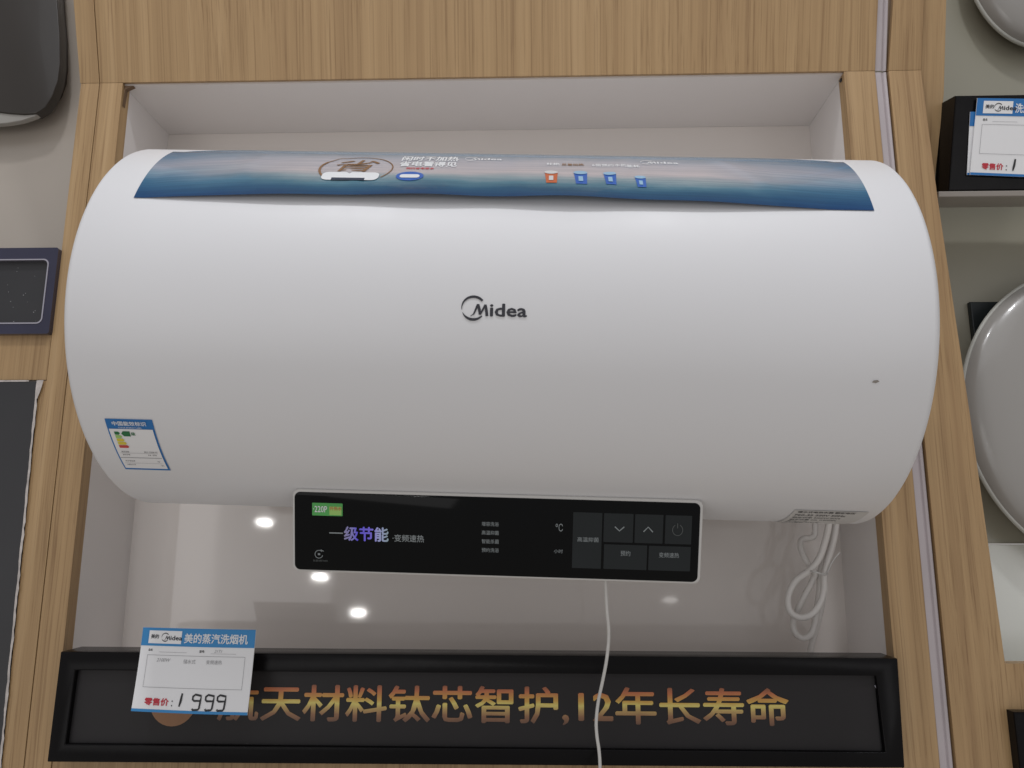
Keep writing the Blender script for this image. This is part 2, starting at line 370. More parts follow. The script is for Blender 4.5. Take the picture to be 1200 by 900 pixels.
def logo2d(h):
    """ring swoosh with script M, then 'idea'; h = ring height, origin = ring centre"""
    R_ = h/2; out = []
    def arc(a0, a1, w0, w1, n=26, wm=None):
        P, Wd = [], []
        for i in range(n):
            t = i/(n-1); a = math.radians(a0+(a1-a0)*t); P.append((R_*math.cos(a)*1.02, R_*math.sin(a)))
            Wd.append(max(0.0, w0+(w1-w0)*t+(wm or 0)*math.sin(PI*t))*h)
        return stroke(P, Wd)
    out.append(arc(40, 190, 0.10, 0.012, wm=0.045)); out.append(arc(202, 318, 0.012, 0.05, wm=0.09))
    out.append(stroke([(-0.12*h, -0.36*h), (0.02*h, -0.26*h), (0.13*h, 0.0), (0.20*h, 0.17*h)], [0.02*h, 0.06*h, 0.09*h, 0.10*h]))
    out.append(stroke([(0.20*h, 0.17*h), (0.26*h, -0.04*h), (0.30*h, -0.28*h)], [0.11*h, 0.12*h, 0.12*h]))
    out.append(stroke([(0.30*h, -0.28*h), (0.42*h, -0.05*h), (0.52*h, 0.16*h)], [0.07*h, 0.08*h, 0.08*h]))
    out.append(stroke([(0.52*h, 0.16*h), (0.57*h, -0.08*h), (0.60*h, -0.34*h)], [0.10*h, 0.12*h, 0.12*h]))
    out.append(move2d(text2d('idea', 0.58*h, bold=0.022, width=1.62*h), 0.72*h, -0.36*h))
    return join2(*out)

# ray helpers for laying things out at their real depth
def ray(px, py): return CF+(px-600)/FPX*CR-(py-450)/FPX*CU
def at(px, py, y=0.0):
    d = ray(px, py); t = (y-CAM[1])/d[1]; p = CAM+d*t; return float(p[0]), float(p[1]), float(p[2])
def at_plane(px, py, p0, n):
    d = ray(px, py); n = np.array(n); t = ((np.array(p0)-CAM)@n)/(d@n); return CAM+d*t
def xz(px, py, y=0.0):
    p = at(px, py, y); return p[0], p[2]
XL, XR, ZT, D = -0.5263, 0.3823, 0.5666, 0.1307
# upper facade: truly vertical, so it tips forward in the wall frame; local coords (x, y=into wall, z=up the sheet)
UP = Matrix.Translation((0, 0, ZT)) @ Matrix.Rotation(LEAN, 4, 'X')
UPi = UP.inverted()
def upx(px, py, off=0.0):
    o = UPi @ Vector(CAM); d = (UPi.to_3x3() @ Vector(ray(px, py))); t = (off-o.y)/d.y; p = o+d*t; return p.x, p.z

# ================================================================== THE DISPLAY WALL
BOT = -0.55; B = 0.018
wall = Thing('display_wall', 'oak laminate shop display wall with a wide grey niche behind the white tank', 'wall', (0, 0, 0))
def board(poly, y0, y1, mt, name='wood_board'): return part(wall, name, prism(poly, y0, y1, 0.0003, 1, True), M[mt])
g = 0.0005
eL = [xz(46, 447), xz(2, 895)]
xbt = eL[1][0]+(eL[1][0]-eL[0][0])*(BOT-eL[1][1])/(eL[1][1]-eL[0][1])
board([(xbt, BOT), (-0.5562-g, BOT), (-0.5562-g, ZT), (-0.5805, ZT), (-0.5805, 0.1795), (eL[0][0], 0.1790)], 0, B, 'wood0')
board([(-0.5562+g, BOT), (XL, BOT), (XL, ZT), (-0.5562+g, ZT)], 0, B, 'wood1')
board([(XL+g, BOT), (XR-g, BOT), (XR-g, -0.2265), (XL+g, -0.2265)], 0.001, B, 'wood2')
board([(XR, BOT), (0.4203, BOT), (0.4203, ZT), (XR, ZT)], 0, B, 'wood3')
board([(0.4372, BOT), (1.2, BOT), (1.2, -0.1325), (0.499, -0.1325), (0.4908, 0.127), (0.4800, 0.40), (0.4765, ZT), (0.4372, ZT)], 0, B, 'wood1')
board([(-1.25, 0.1805), (-0.5812, 0.1805), (-0.5812, 0.2362), (-1.25, 0.2362)], 0.0005, B, 'wood2')
# dark shadow gaps / liners
part(wall, 'seam_liner', box(-0.5572, -0.5552, 0.004, B+.002, BOT, ZT), M['wood_edge'])
# niche
part(wall, 'niche_back', box(XL-.01, XR+.01, D, D+.006, BOT, ZT+.02), M['niche'])
part(wall, 'niche_side', box(XL-.008, XL-.0012, B+.0005, D, -0.5, ZT), M['niche_side'])
part(wall, 'niche_side', box(XR+.0012, XR+.008, B+.0005, D, -0.5, ZT), M['niche_side'])
part(wall, 'niche_top', box(XL-.001, XR+.001, 0.006, D-.0005, ZT-.001, ZT+.006), M['niche_side'])
part(wall, 'niche_floor', box(XL-.001, XR+.001, B+.001, D-.0005, -0.156, -0.150), M['niche_side'])
part(wall, 'board_lip', join(box(XL-.006, XL-.0004, 0.003, B+.0004, -0.226, ZT-.002), box(XR+.0004, XR+.006, 0.003, B+.0004, -0.226, ZT-.002)), M['wood_edge'])
# small chip and screw hole at the top corners
part(wall, 'chipped_corner', prism([(XL+.0006, ZT-.002), (XL+.012, ZT-.002), (XL+.002, ZT-.007), (XL+.0006, ZT-.030)], 0.004, 0.010), M['wood_edge'])
c_ = xz(986, 94, 0.01)
part(wall, 'screw_hole', prism([(c_[0]+.0022*math.cos(a*PI/4), c_[1]+.0022*math.sin(a*PI/4)) for a in range(8)], 0.008, 0.012), M['ink_black'])
# metal channel between boards (bends at the fold)
def channel_profile():
    x0, x1 = 0.4206, 0.4369
    return [(x0, 0.010), (x0+.0004, 0.003), (x0+.0008, 0.0022), (x0+.0075, 0.0025), (x0+.0092, 0.0036), (x0+.0100, 0.0046), (x0+.0112, 0.0030), (x0+.0135, 0.0022), (x1-.0018, 0.0030), (x1-.0016, 0.013), (x1, 0.014)]
def extrude_z(prof, z0, z1):
    n = len(prof); V = [(x, y, z0) for x, y in prof]+[(x, y, z1) for x, y in prof]
    return V, [(i, i+1, n+i+1, n+i) for i in range(n-1)]
part(wall, 'metal_strip', extrude_z(channel_profile(), BOT, ZT-.0006), M['channel'])

# upper, vertical facade
upper = Thing('upper_facade', 'upright oak facade panel above the fold over the niche', 'wall panel', (0, 0, -ZT), UP)
def uboard(poly, mt, y0=0.0, y1=B): return part(upper, 'wood_board', prism(poly, y0, y1, 0.0002, 1, True), M[mt])
H = 0.5
xa, xb = upx(86, 0)[0], upx(94, 98)[0]; sa = upx(94, 98)[1]
k_ = (xa-xb)/(upx(86, 0)[1]-sa)
uboard([(xb, 0.0002), (-0.5562-g, 0.0002), (upx(110, 0)[0]-g, upx(110, 0)[1]), (upx(110, 0)[0]-g, H), (xb+k_*H, H)], 'wood0')
uboard([(-0.5562+g, 0.0002), (0.4203, 0.0002), (upx(1029, 0)[0], upx(1029, 0)[1]), (upx(1029, 0)[0], H), (upx(110, 0)[0]+g, H), (upx(110, 0)[0]+g, upx(110, 0)[1])], 'wood1')
xs0, xs1 = upx(1047, 0)[0], upx(1083, 0)[0]; su = upx(1047, 0)[1]
uboard([(0.4372, 0.0002), (0.4765, 0.0002), (xs1, su), (xs1, H), (xs0, H), (xs0, su)], 'wood1')
xe0, xe1 = upx(1110, 0), upx(1107, 110)
uboard([(0.45, -0.19), (0.495, -0.19), (xe1[0], xe1[1]), (xe0[0], xe0[1]), (xe0[0], H), (xs1+.001, H), (xs1+.001, su), (0.4773, 0.0)], 'wood2', 0.002)
part(upper, 'metal_strip', extrude_z(channel_profile(), 0.0006, H), M['channel'])
part(upper, 'seam_liner', box(-0.5575, -0.551, 0.006, B+.001, 0.002, H), M['wood_edge'])

# neighbouring bays' backs
left_bay = Thing('left_bay_lining', 'glossy taupe lining of the bay left of the oak strip', 'wall panel', (-0.85, D, 0.25))
part(left_bay, 'back_panel', box(-1.4, -0.55, D, D+.006, 0.2, 1.3), M['taupe'])
part(left_bay, 'back_side', box(-0.582, -0.576, B+.001, D-.001, 0.237, ZT), M['niche_side'])
right_bay = Thing('right_bay_lining', 'grey green lining of the bay right of the oak boards', 'wall panel', (0.8, D, 0.0))
zsplit = at(1170, 637, D)[2]
part(right_bay, 'back_panel', box(0.47, 1.5, D, D+.006, zsplit, 1.3), M['sage'])
part(right_bay, 'lower_panel', box(0.47, 1.5, D-.006, D+.005, -0.20, zsplit-.001, 0.001), M['pale'])
part(right_bay, 'bay_floor', box(0.47, 1.5, 0.002, D-.007, -0.205, -0.20), M['pale'])

# left lower dark panel with chipped edge
dp = Thing('dark_panel', 'dark grey sheet panel with chipped white edge, lower left below the oak rail', 'panel', (-0.6, 0, 0.17))
e = [eL[0], eL[0], eL[1], eL[1], (xbt, BOT)]

part(dp, 'sheet', prism([(-1.25, 0.1795), (e[0][0]-.001, 0.1785)]+[(p[0]-.001, p[1]) for p in e[1:]]+[(-1.25, BOT)], -0.0022, 0.010, 0.0006, 1, True), M['dark_sheet'])
Ve = []; n_ = 60; zt, zb = 0.1795, -0.27
for i in range(n_+1):
    z = zt+(zb-zt)*i/n_; x = e[0][0]+(e[3][0]-e[0][0])*(zt-z)/(zt-e[3][1])
    Ve += [(x-.0012+random.uniform(-.0006, .0004), -0.0027, z), (x+.0010+random.uniform(-.0005, .0010)+(0.006*max(0, 1-i/3)), -0.0027, z+random.uniform(-.001, .001))]
part(dp, 'chipped_edge', (Ve, [(2*i, 2*i+1, 2*i+3, 2*i+2) for i in range(n_)]), M['frayed'])
part(dp, 'chipped_edge', (
    [(-1.2+0.05*i, -0.0027, 0.1775+random.uniform(-.0006, .0006)) for i in range(13)]+[(-1.2+0.05*i, -0.0027, 0.1797) for i in range(13)],
    [(i, i+1, 13+i+1, 13+i) for i in range(12)]), M['frayed'])

# left tag frame
tf = Thing('tag_holder', 'blue grey lacquered tag holder with an empty dark recess, left of the tank', 'tag holder', (-0.8, 0, 0.29))
o_r = xz(67, 290, -.007); o_b = xz(58, 391, -.007)
zt_, zb_ = o_r[1], o_b[1]; xr_ = o_b[0]-.001
outer = rrect(-1.1, xr_, zb_, zt_, 0.003); ir = xz(54, 303, -.007); ib = xz(47, 378, -.007)
inner = rrect(-1.1+.018, ib[0]+.001, ib[1], ir[1]-.002, 0.006)
part(tf, 'frame_rim', frame_ring(outer, inner, -0.007, 0.01, 0.0005), M['purple_metal'], angle=40)
part(tf, 'bright_edge', frame_ring(rrect(-1.1+.0165, ib[0]+.0025, ib[1]-.0015, ir[1]-.0005, 0.007), inner, -0.0078, -0.006, 0.0005), M['rim_metal'])
part(tf, 'recess_panel', box(-1.09, ib[0]+.002, -0.0012, 0.0, ib[1]-.001, ir[1]), M['dark_sheet'])

rs = random.Random(3); Vs, Fs = [], []
for _ in range(14):
    x = rs.uniform(ib[0]-.05, ib[0]-.004); z = ib[1]+.003+(ir[1]-ib[1]-.012)*rs.random()**2.2; q_ = rs.uniform(.00025, .0006); k = len(Vs)
    Vs += [(x-q_, -.0015, z-q_*.7), (x+q_, -.0015, z-q_), (x+q_*.8, -.0015, z+q_), (x-q_*.9, -.0015, z+q_*.8)]; Fs.append((k, k+1, k+2, k+3))
dust = part(tf, 'dust_specks', (Vs, Fs), M['ink_grey']); dust['kind'] = 'stuff'

# dark rounded appliance upper left
ap = Thing('wall_heater', 'dark brown rounded wall appliance with a grey shell at the top left corner', 'appliance', (-0.8, 0, 0.6))
fo = [(-80, -260), (20, -260), (52, -200), (62, -100), (67, 0), (70, 40), (70.5, 75), (68, 95), (62, 112), (53, 126), (42, 133), (28, 134), (12, 133), (0, 131.5), (-80, 131)]
P1 = [xz(x, y, 0.095) for x, y in fo][::-1]
part(ap, 'front_panel', prism(P1, 0.0945, 0.11, 0.0015, 3, True), M['brown_dark'], angle=35)
sh = [(-80, -262), (22, -262), (54, -200), (64, -100), (69, 0), (72.5, 40), (72.5, 75), (70.5, 97), (64, 115), (55, 129), (43, 138), (28, 143), (12, 146), (0, 147), (-80, 150)]
P2 = [xz(x, y, 0.102) for x, y in sh][::-1]
part(ap, 'shell', prism(P2, 0.0975, 0.106, 0.0015, 3, True), M['shell_grey'], angle=35)
Pm = (sum(p[0] for p in P2)/len(P2), sum(p[1] for p in P2)/len(P2))
part(ap, 'back_case', prism([(Pm[0]+(p[0]-Pm[0])*.86, Pm[1]+(p[1]-Pm[1])*.86) for p in P2], 0.1065, D-.001), M['brown_dark'], angle=35)

# ---- right bay things
def dome(cx, cz, rx, rz, y_front, y_rim, y_back, nexp=2.4, seg=96, rings=18, r_out=1.0):
    V, F = [], []
    prof = [(0.0001, y_front)]+[(t, y_front+(y_rim-y_front)*(1-(1-t**nexp)**(1/nexp))) for t in [i/rings for i in range(1, rings+1)]]+[(1.0, y_rim+.006), (0.80, y_back)]
    for r, y in prof:
        for j in range(seg):
            a = 2*PI*j/seg; V.append((cx+rx*r*math.cos(a), y, cz+rz*r*math.sin(a)))
    for i in range(len(prof)-1):
        for j in range(seg):
            F.append((i*seg+j, i*seg+(j+1) % seg, (i+1)*seg+(j+1) % seg, (i+1)*seg+j))
    return V, F
def torus_ell(cx, cz, rx, rz, y, r, seg=96, n=8):
    return tube([(cx+rx*math.cos(2*PI*j/seg), y, cz+rz*math.sin(2*PI*j/seg)) for j in range(seg)], r, n, 1, True)
def disc_thing(pxc, pyc, rxp, ryp, label, yf):
    c = at(pxc, pyc, yf); rx = rxp/FPX*(0.9+yf); rz = ryp/FPX*(0.9+yf)
    t = Thing('round_water_heater', label, 'water heater', (c[0], D, c[2]), group='round pale appliances in the right bay')
    part(t, 'body', dome(c[0], c[2], rx*0.985, rz*0.985, yf-.028, yf, D-.002, 2.0), M['disc'], smooth=False, angle=50)
    part(t, 'rim', torus_ell(c[0], c[2], rx*0.985, rz*0.985, yf+.003, 0.0032), M['disc_rim'], smooth=True)
    return t, c, rx, rz
disc_thing(1293, 486, 160, 178, 'large pale round water heater at the right edge beside a black bracket', 0.085)
disc_thing(1209, -43, 83, 121, 'pale round water heater at the top right corner above the black tag holder', 0.10)
a_, b_ = xz(1138, 353, .12), xz(1215, 500, .12)
single('black_bracket', prism([(a_[0], b_[1]), (b_[0], b_[1]), (b_[0], a_[1]), (a_[0], a_[1])], 0.122, D-.001, 0.0015, 2, True), M['bracket'],
       'black mounting block on the right bay wall behind the large pale round heater', 'bracket', (a_[0], D, b_[1]))
# black tag holder box on the right: lies along the upright facade plane
BX = -0.030
bl, bt = upx(1120, 112, BX); bbx, bb = upx(1101, 224, BX)
hold = Thing('tag_holder', 'black box shaped price tag holder at the right, above the thin grey shelf', 'tag holder', (0.6, 0, bb), UP)
part(hold, 'box_body', prism([(upx(1112, 224, BX)[0], bb), (1.2, bb), (1.2, bt), (bl, bt)], BX, 0.006, 0.0015, 2, True), M['frame_black'])
sh0, sh1 = upx(1100, 226, BX-.004), upx(1100, 231, BX-.004)
single('grey_shelf', box(sh0[0], 1.2, BX-.004, 0.06, sh1[1], bb-.0008, 0.001), M['shelf'], 'thin grey shelf edge directly under the black tag holder on the right', 'shelf', (0.6, 0, sh1[1]), UP)
# black fitting bottom right
q0 = xz(1188, 834, -.012)
single('black_sign_corner', prism([(q0[0], BOT), (1.2, BOT), (1.2, q0[1]), (q0[0]-.001, q0[1])], -0.014, -0.0005, 0.002, 2, True), M['frame_black'],
       'black sign frame whose corner shows at the lower right edge on oak', 'sign', (q0[0], 0, -0.25))

# ================================================================== BLACK SIGN UNDER THE NICHE
SY = -0.030
sign = Thing('slogan_sign', 'long black framed sign with gold Chinese slogan below the niche', 'sign', (-0.07, 0, -0.234))
c4 = [xz(71, 763.5, SY), xz(1052, 771.5, SY), xz(1060.5, 900, SY), xz(55, 893, SY)]
i4 = [xz(88, 785.5, SY), xz(1027, 792, SY), xz(1038, 882, SY), xz(76, 872.5, SY)]
def quad_ring(o4, i4, y0, y1, yi):
    V, F = [], []
    for p, y in ((o4, y1), (o4, y0), (i4, y0), (i4, yi)): V += [(a, y, c) for a, c in p]
    for r in range(3):
        for i in range(4):
            j = (i+1) % 4; F.append((r*4+i, r*4+j, (r+1)*4+j, (r+1)*4+i))
    F.append((3, 2, 1, 0))
    return V, F
def bevel_vf(VF, off, seg=2, ang=30):
    bm = bmesh.new(); vs = [bm.verts.new(v) for v in VF[0]]
    for f in VF[1]: bm.faces.new([vs[i] for i in f])
    bmesh.ops.remove_doubles(bm, verts=bm.verts[:], dist=1e-7)
    bmesh.ops.recalc_face_normals(bm, faces=bm.faces[:])
    es = [e_ for e_ in bm.edges if len(e_.link_faces) == 2 and e_.calc_face_angle() > math.radians(ang)]
    bmesh.ops.bevel(bm, geom=es, offset=off, segments=seg, profile=0.5, affect='EDGES')
    return bm_out(bm)
part(sign, 'sign_frame', bevel_vf(quad_ring(c4, i4, SY, 0.010, SY+.008), 0.0012), M['frame_black'], angle=35)
pn = [(i4[0][0]-.002, i4[0][1]+.002), (i4[1][0]+.002, i4[1][1]+.002), (i4[2][0]+.002, i4[2][1]-.002), (i4[3][0]-.002, i4[3][1]-.002)]
PY = SY+.007
# thin sheet, its right end curls slightly out of the frame
Vp, Fp = [], []; nx = 120
for i in range(nx+1):
    t = i/nx
    for k in (0, 1):
        a, c = (pn[0], pn[1]) if k else (pn[3], pn[2])
        x = a[0]+(c[0]-a[0])*t; z = a[1]+(c[1]-a[1])*t
        if t > 0.985: x -= 0.0045*(t-0.985)/0.015*(0.4+0.6*(1-k))
        Vp.append((x, PY-0.0012*max(0, (t-0.97)/0.03)**2, z))
sheet_sub = []
Fp = [(2*i, 2*i+2, 2*i+3, 2*i+1) for i in range(nx)]
part(sign, 'sign_sheet', (Vp, Fp), M['sign_panel'], smooth=True)
part(sign, 'sign_back', box(i4[3][0]-.004, i4[1][0]+.008, PY+.0012, PY+.004, i4[3][1]-.004, i4[0][1]+.004), M['ink_black'])
edge_pts = [xz(x, y, PY-.001) for x, y in [(1025, 803), (1029, 812), (1032, 824), (1033, 838), (1032, 850)]]
part(sign, 'curled_edge', tube([(a, PY-.0014, c) for a, c in edge_pts], 0.0006, 6, 4), M['rim_metal'], smooth=True)
part(sign, 'reflection_backer', box(-0.512, 0.370, 0.0105, 0.014, -0.2255, -0.129), M['niche_side'])  # unseen pale board, added so the niche back mirrors a lighter tone
TY = PY-.0005
p0 = at(254, 842.0, TY); p1 = at(926, 848.5, TY); hh = (at(350, 803, TY)[2]-at(350, 843.5, TY)[2])
tw = math.hypot(p1[0]-p0[0], p1[2]-p0[2]); ang = math.atan2(p1[2]-p0[2], p1[0]-p0[0])
sl = move2d(text2d('航天材料钛芯智护,12年长寿命', hh*1.12, bold=0.017, width=tw), p0[0], p0[2]-hh*0.10, ang)
part(sign, 'slogan_text', place2d(sl, lambda x, y: (x, TY, y)), M['gold'])
cc = at(203, 822, TY)
part(sign, 'round_emblem', prism([(cc[0]+.025*math.cos(a*PI/16), cc[2]+.025*math.sin(a*PI/16)) for a in range(32)], TY, TY+.0003), M['copper'])

# ================================================================== PRICE TAGS
def price_tag(name, label, corners, y, head_txt, price, frame=I4, deep=False, ink=True, group=None, curl=0.004, hand=True, lean=0.0):
    """corners TL TR BR BL as (x, z) in frame; card mesh with print laid in card coordinates (u right, v down, 0..1)"""
    TL, TR, BR, BL = [Vector(c) for c in corners]
    def P(u, v, off=0.0):
        a = TL.lerp(TR, u); b2 = BL.lerp(BR, u); p = a.lerp(b2, v)
        bow = -curl*math.sin(PI*u)*0.6-curl*1.2*v*v
        return (p.x, y-lean*v+bow-off, p.y)
    t = Thing(name, label, 'price tag', (BL.x, y, BL.y), frame, group)
    n1, n2 = 16, 14
    V = [P(i/n1, j/n2) for j in range(n2+1) for i in range(n1+1)]; V += [(a, b2+.0008, c) for a, b2, c in V]
    N_ = (n1+1)*(n2+1); F = []
    for j in range(n2):
        for i in range(n1):
            a = j*(n1+1)+i; F.append((a, a+n1+1, a+n1+2, a+1)); F.append((N_+a, N_+a+1, N_+a+n1+2, N_+a+n1+1))
    rim = [i for i in range(n1+1)]+[j*(n1+1)+n1 for j in range(1, n2+1)]+[n2*(n1+1)+i for i in range(n1-1, -1, -1)]+[j*(n1+1) for j in range(n2-1, 0, -1)]
    for a, b2 in zip(rim, rim[1:]+rim[:1]): F.append((a, b2, N_+b2, N_+a))
    part(t, 'card', (V, F), M['card'], smooth=False, angle=40)
    blue = M['card_blue_deep'] if deep else M['card_blue']
    def sheet(u0, u1, v0, v1, off, nu=16, nv=4):
        V = [P(u0+(u1-u0)*i/nu, v0+(v1-v0)*j/nv, off) for j in range(nv+1) for i in range(nu+1)]
        return V, [(j*(nu+1)+i, (j+1)*(nu+1)+i, (j+1)*(nu+1)+i+1, j*(nu+1)+i+1) for j in range(nv) for i in range(nu)]
    hd = part(t, 'header_band', sheet(0, 1, 0, 0.225, .0003), blue, smooth=True)
    part(t, 'bottom_band', sheet(0, 1, 0.968, 1.0, .0003), blue, smooth=True)
    part(t, 'logo_box', sheet(0.065, 0.36, 0.035, 0.195, .0006), M['card'], smooth=True)
    asp = (TR-TL).length/((BL-TL).length)          # card width / height
    def T(vf, u, v, off, k=1.0):                   # vf in units of card heights, y up
        return [P(u+x/asp, v-yy, off) for x, yy in vf[0]], dedupe_faces(vf[1])
    part(t, 'logo_print', join(T(text2d('美的', 0.055, bold=0.02), 0.085, 0.135, .0009), T(move2d(logo2d(0.10), 0, 0), 0.215, 0.115, .0009)), M['logo_grey'])
    part(t, 'header_text', T(text2d(head_txt, 0.125, bold=0.022, width=0.555*asp*min(1, len(head_txt)/7)), 0.385, 0.185, .0006), M['ink_white'])
    part(t, 'field_text', T(text2d('品名', 0.030, bold=0.02), 0.075, 0.29, .0004), M['ink_black'])
    part(t, 'field_text', T(text2d('型号:', 0.032, bold=0.02), 0.53, 0.295, .0004), M['ink_black'])
    part(t, 'ruled_lines', join(T(outline2d(0, 0.86*asp, -0.385, 0, .004), 0.07, 0.335, .0004), T(rect2d(0, 0.25*asp, 0, .003, 10), 0.17, 0.30, .0004), T(rect2d(0, 0.22*asp, 0, .003, 10), 0.63, 0.305, .0004)), M['ink_grey'])
    if hand:
        part(t, 'pen_writing', join(T(text2d('2100W', 0.042, shear=0.3), 0.16, 0.415, .0005), T(text2d('储水式', 0.052), 0.40, 0.43, .0005), T(text2d('变频速热', 0.050), 0.60, 0.43, .0005), T(text2d('21T1', 0.035, shear=0.3), 0.66, 0.29, .0005)), M['ink_pencil'])
    part(t, 'price_caption', T(text2d('零售价', 0.088, bold=0.03, width=0.215*asp), 0.105, 0.925, .0005), M['ink_red'])
    dots = join(T(rect2d(0, .014, 0, .014), 0.345, 0.925, .0005), T(rect2d(0, .014, 0, .014), 0.345, 0.875, .0005))
    part(t, 'colon', dots, M['ink_black'])
    w_ = 0.023; outp = []
    def nine(u): return T(stroke([(0.105, .16), (0.03, .172), (0.0, .15), (0.0, .115), (0.02, .10), (0.10, .102), (0.108, .165), (0.104, .10), (0.098, .02), (0.085, .002), (0.02, -.004), (0.006, .012)], w_), u, 0.955, .0006)
    outp.append(T(stroke([(0.0, .0), (0.012, .06), (0.022, .15)], [w_*.8, w_*1.3, w_*.9]), 0.415, 0.925, .0006))
    if price == '1999':
        outp += [nine(0.525), nine(0.635), nine(0.735)]
    part(t, 'handwritten_price', join(*outp), M['ink_black'])
    return t
cy = -0.036
price_tag('price_tag', 'white and blue price tag reading 1999 propped on the black slogan sign', [xz(168, 735, cy), xz(300, 738, cy), xz(290, 838, cy-.030), xz(154, 833, cy-.030)], cy, '美的蒸汽洗烟机', '1999', group='blue headed shop price tags', lean=0.026)
y1_, y2_ = BX-.004, BX-.0015
def ux(px, py, off): return upx(px, py, off)
price_tag('price_tag', 'crisp deep blue headed price tag in front of another on the black holder at right', [ux(1145.5, 115, y1_), ux(1262, 117, y1_), ux(1254, 210, y1_), ux(1136, 205, y1_)], y1_, '洗烟机净水', '1', UP, True, group='blue headed shop price tags', curl=0.001, hand=False)
price_tag('price_tag', 'price tag tucked behind the front one on the black holder, only its left edge showing', [ux(1137, 131, y2_), ux(1252, 133, y2_), ux(1247, 208, y2_), ux(1133, 205, y2_)], y2_, '蒸汽烟机', '1', UP, True, group='blue headed shop price tags', curl=0.0004, hand=False)

# ================================================================== THE WATER HEATER
TX, TYc, TZ, TR_, TL_, TD, TN, TILT, TYAW = -0.035479334, -0.08, 0.209869998, 0.186937807, 0.797442167, 0.036804368, 1.743104861, -0.028229994, 0.004225186
TF = Matrix.Translation((TX, TYc, TZ)) @ Matrix.Rotation(TYAW, 4, 'Z') @ Matrix.Rotation(-TILT, 4, 'Y')
TFi = TF.inverted()
heater = Thing('water_heater', 'big white cylindrical electric water heater mounted in the niche with black control panel', 'water heater', (0, 0, 0), TF)
def tank_mesh(seg=160):
    V, F = [], []; prof = []
    for i in range(22):
        th = (1-i/21)*PI/2; prof.append((-(TL_/2-TD+TD*math.sin(th)**(2/TN)), TR_*max(0.0004, math.cos(th))**(2/TN)))
    left = prof; right = [(-x, r) for x, r in prof[::-1]]
    allp = left+[(-TL_/2+TD+(TL_-2*TD)*k/12, TR_) for k in range(1, 12)]+right
    for x, r in allp:
        for j in range(seg):
            a = 2*PI*j/seg; V.append((x, -r*math.sin(a), r*math.cos(a)))
    for i in range(len(allp)-1):
        for j in range(seg): F.append((i*seg+j, (i+1)*seg+j, (i+1)*seg+(j+1) % seg, i*seg+(j+1) % seg))
    F.append(tuple(range(seg))); F.append(tuple(range((len(allp)-1)*seg, len(allp)*seg))[::-1])
    return V, F
part(heater, 'tank_body', tank_mesh(), M['enamel'], smooth=True)
for s in (-0.25, 0.25):
    part(heater, 'mounting_bracket', box(s-.03, s+.03, 0.16, 0.208, -0.06, 0.10, 0.003), M['steel'])
    part(heater, 'pipe_stub', tube([(s*0.6, 0.08, -0.165), (s*0.6, 0.08, -0.20)], 0.0085, 14, 2), M['steel'], smooth=False, angle=40)
def cyl(u, phi, off=0.0004):
    a = math.radians(phi); r = TR_+off; return (u, -r*math.sin(a), r*math.cos(a))
DEG = 180/PI/TR_
def on_tank(vf, u0, phi0, off, flip=False):
    return [cyl(u0+x, phi0-y*DEG, off) for x, y in vf[0]], dedupe_faces(vf[1])
part(heater, 'front_logo', on_tank(logo2d(0.0192), -0.0172, 97.2, .0006), M['logo_grey'])
part(heater, 'paint_chip', on_tank(([(0, 0), (.0032, .0005), (.0048, -.0008), (.002, -.0022), (-.0012, -.0016)], [(0, 1, 2, 3, 4)]), 0.3155, 113.3, .0005), M['shelf'])
# --- promotional banner
PT, PB, U0, U1 = 36.5, 66.2, -0.3250, 0.3245
def lift(u, v):
    t = (u-U0)/(U1-U0)
    amt = 0.0
    if 0 < t < 1:
        amt = 0.0090*(math.sin(PI*min(1, max(0, (t-0.02)/0.92)))**0.8)*(1+0.10*math.sin(9*t+1)) if 0.02 < t < 0.94 else 0
        amt += 0.0012*math.sin(PI*t)*math.sin(31*t+2)*math.sin(PI*t)
    wr = 0.0006*math.sin(38*t+5*v)*math.sin(PI*v)*(0.3+abs(t-0.5)*2)
    for c0, sl, am in ((0.10, 0.06, 0.0011), (0.165, -0.05, 0.0009), (0.225, 0.09, 0.0012), (0.70, -0.06, 0.0008), (0.775, 0.12, 0.0013), (0.90, -0.05, 0.0009)):
        wr += am*math.exp(-((t-c0-sl*v)/0.010)**2)*math.sin(PI*v)
    if t > 0.72: wr += 0.0014*math.exp(-((t-0.80-0.10*v)/0.018)**2)*math.sin(PI*v)
    return 0.0007+max(0, amt)*max(0, (v-0.35)/0.65)**2+abs(wr)*math.sin(PI*t)
def ptop(t): return PT-9.5*max(0, min(1, (t-0.02)/0.12, (0.985-t)/0.16))**0.7
def banner_pt(t, v, off=0.0):
    # edges: sides follow the tank hoop, top edge slightly wavy
    phi = ptop(t)+0.9*math.sin(7*t+0.6)*(1-v)*math.sin(PI*t)+(PB-ptop(t))*v-(0.5*math.sin(PI*min(1, t*1.05)) if t*1.05 < 1 else 0)*v*v
    u = U0+(U1-U0)*t+(0.004 if t < 0.5 else 0.001)*(1-v)*0
    return cyl(u, phi, lift(u, v)+off)
nu, nv = 220, 26
Vb = [banner_pt(i/nu, j/nv) for j in range(nv+1) for i in range(nu+1)]
Fb = [(j*(nu+1)+i, (j+1)*(nu+1)+i, (j+1)*(nu+1)+i+1, j*(nu+1)+i+1) for j in range(nv) for i in range(nu)]
ban = part(heater, 'promotional_banner', (Vb, Fb), M['banner'], smooth=True)
uvl = ban.data.uv_layers.new(name='UV')
for poly in ban.data.polygons:
    for li, vi in zip(poly.loop_indices, poly.vertices):
        uvl.data[li].uv = ((vi % (nu+1))/nu, (vi//(nu+1))/nv)
LB = U1-U0; HB = math.radians(PB-PT)*TR_
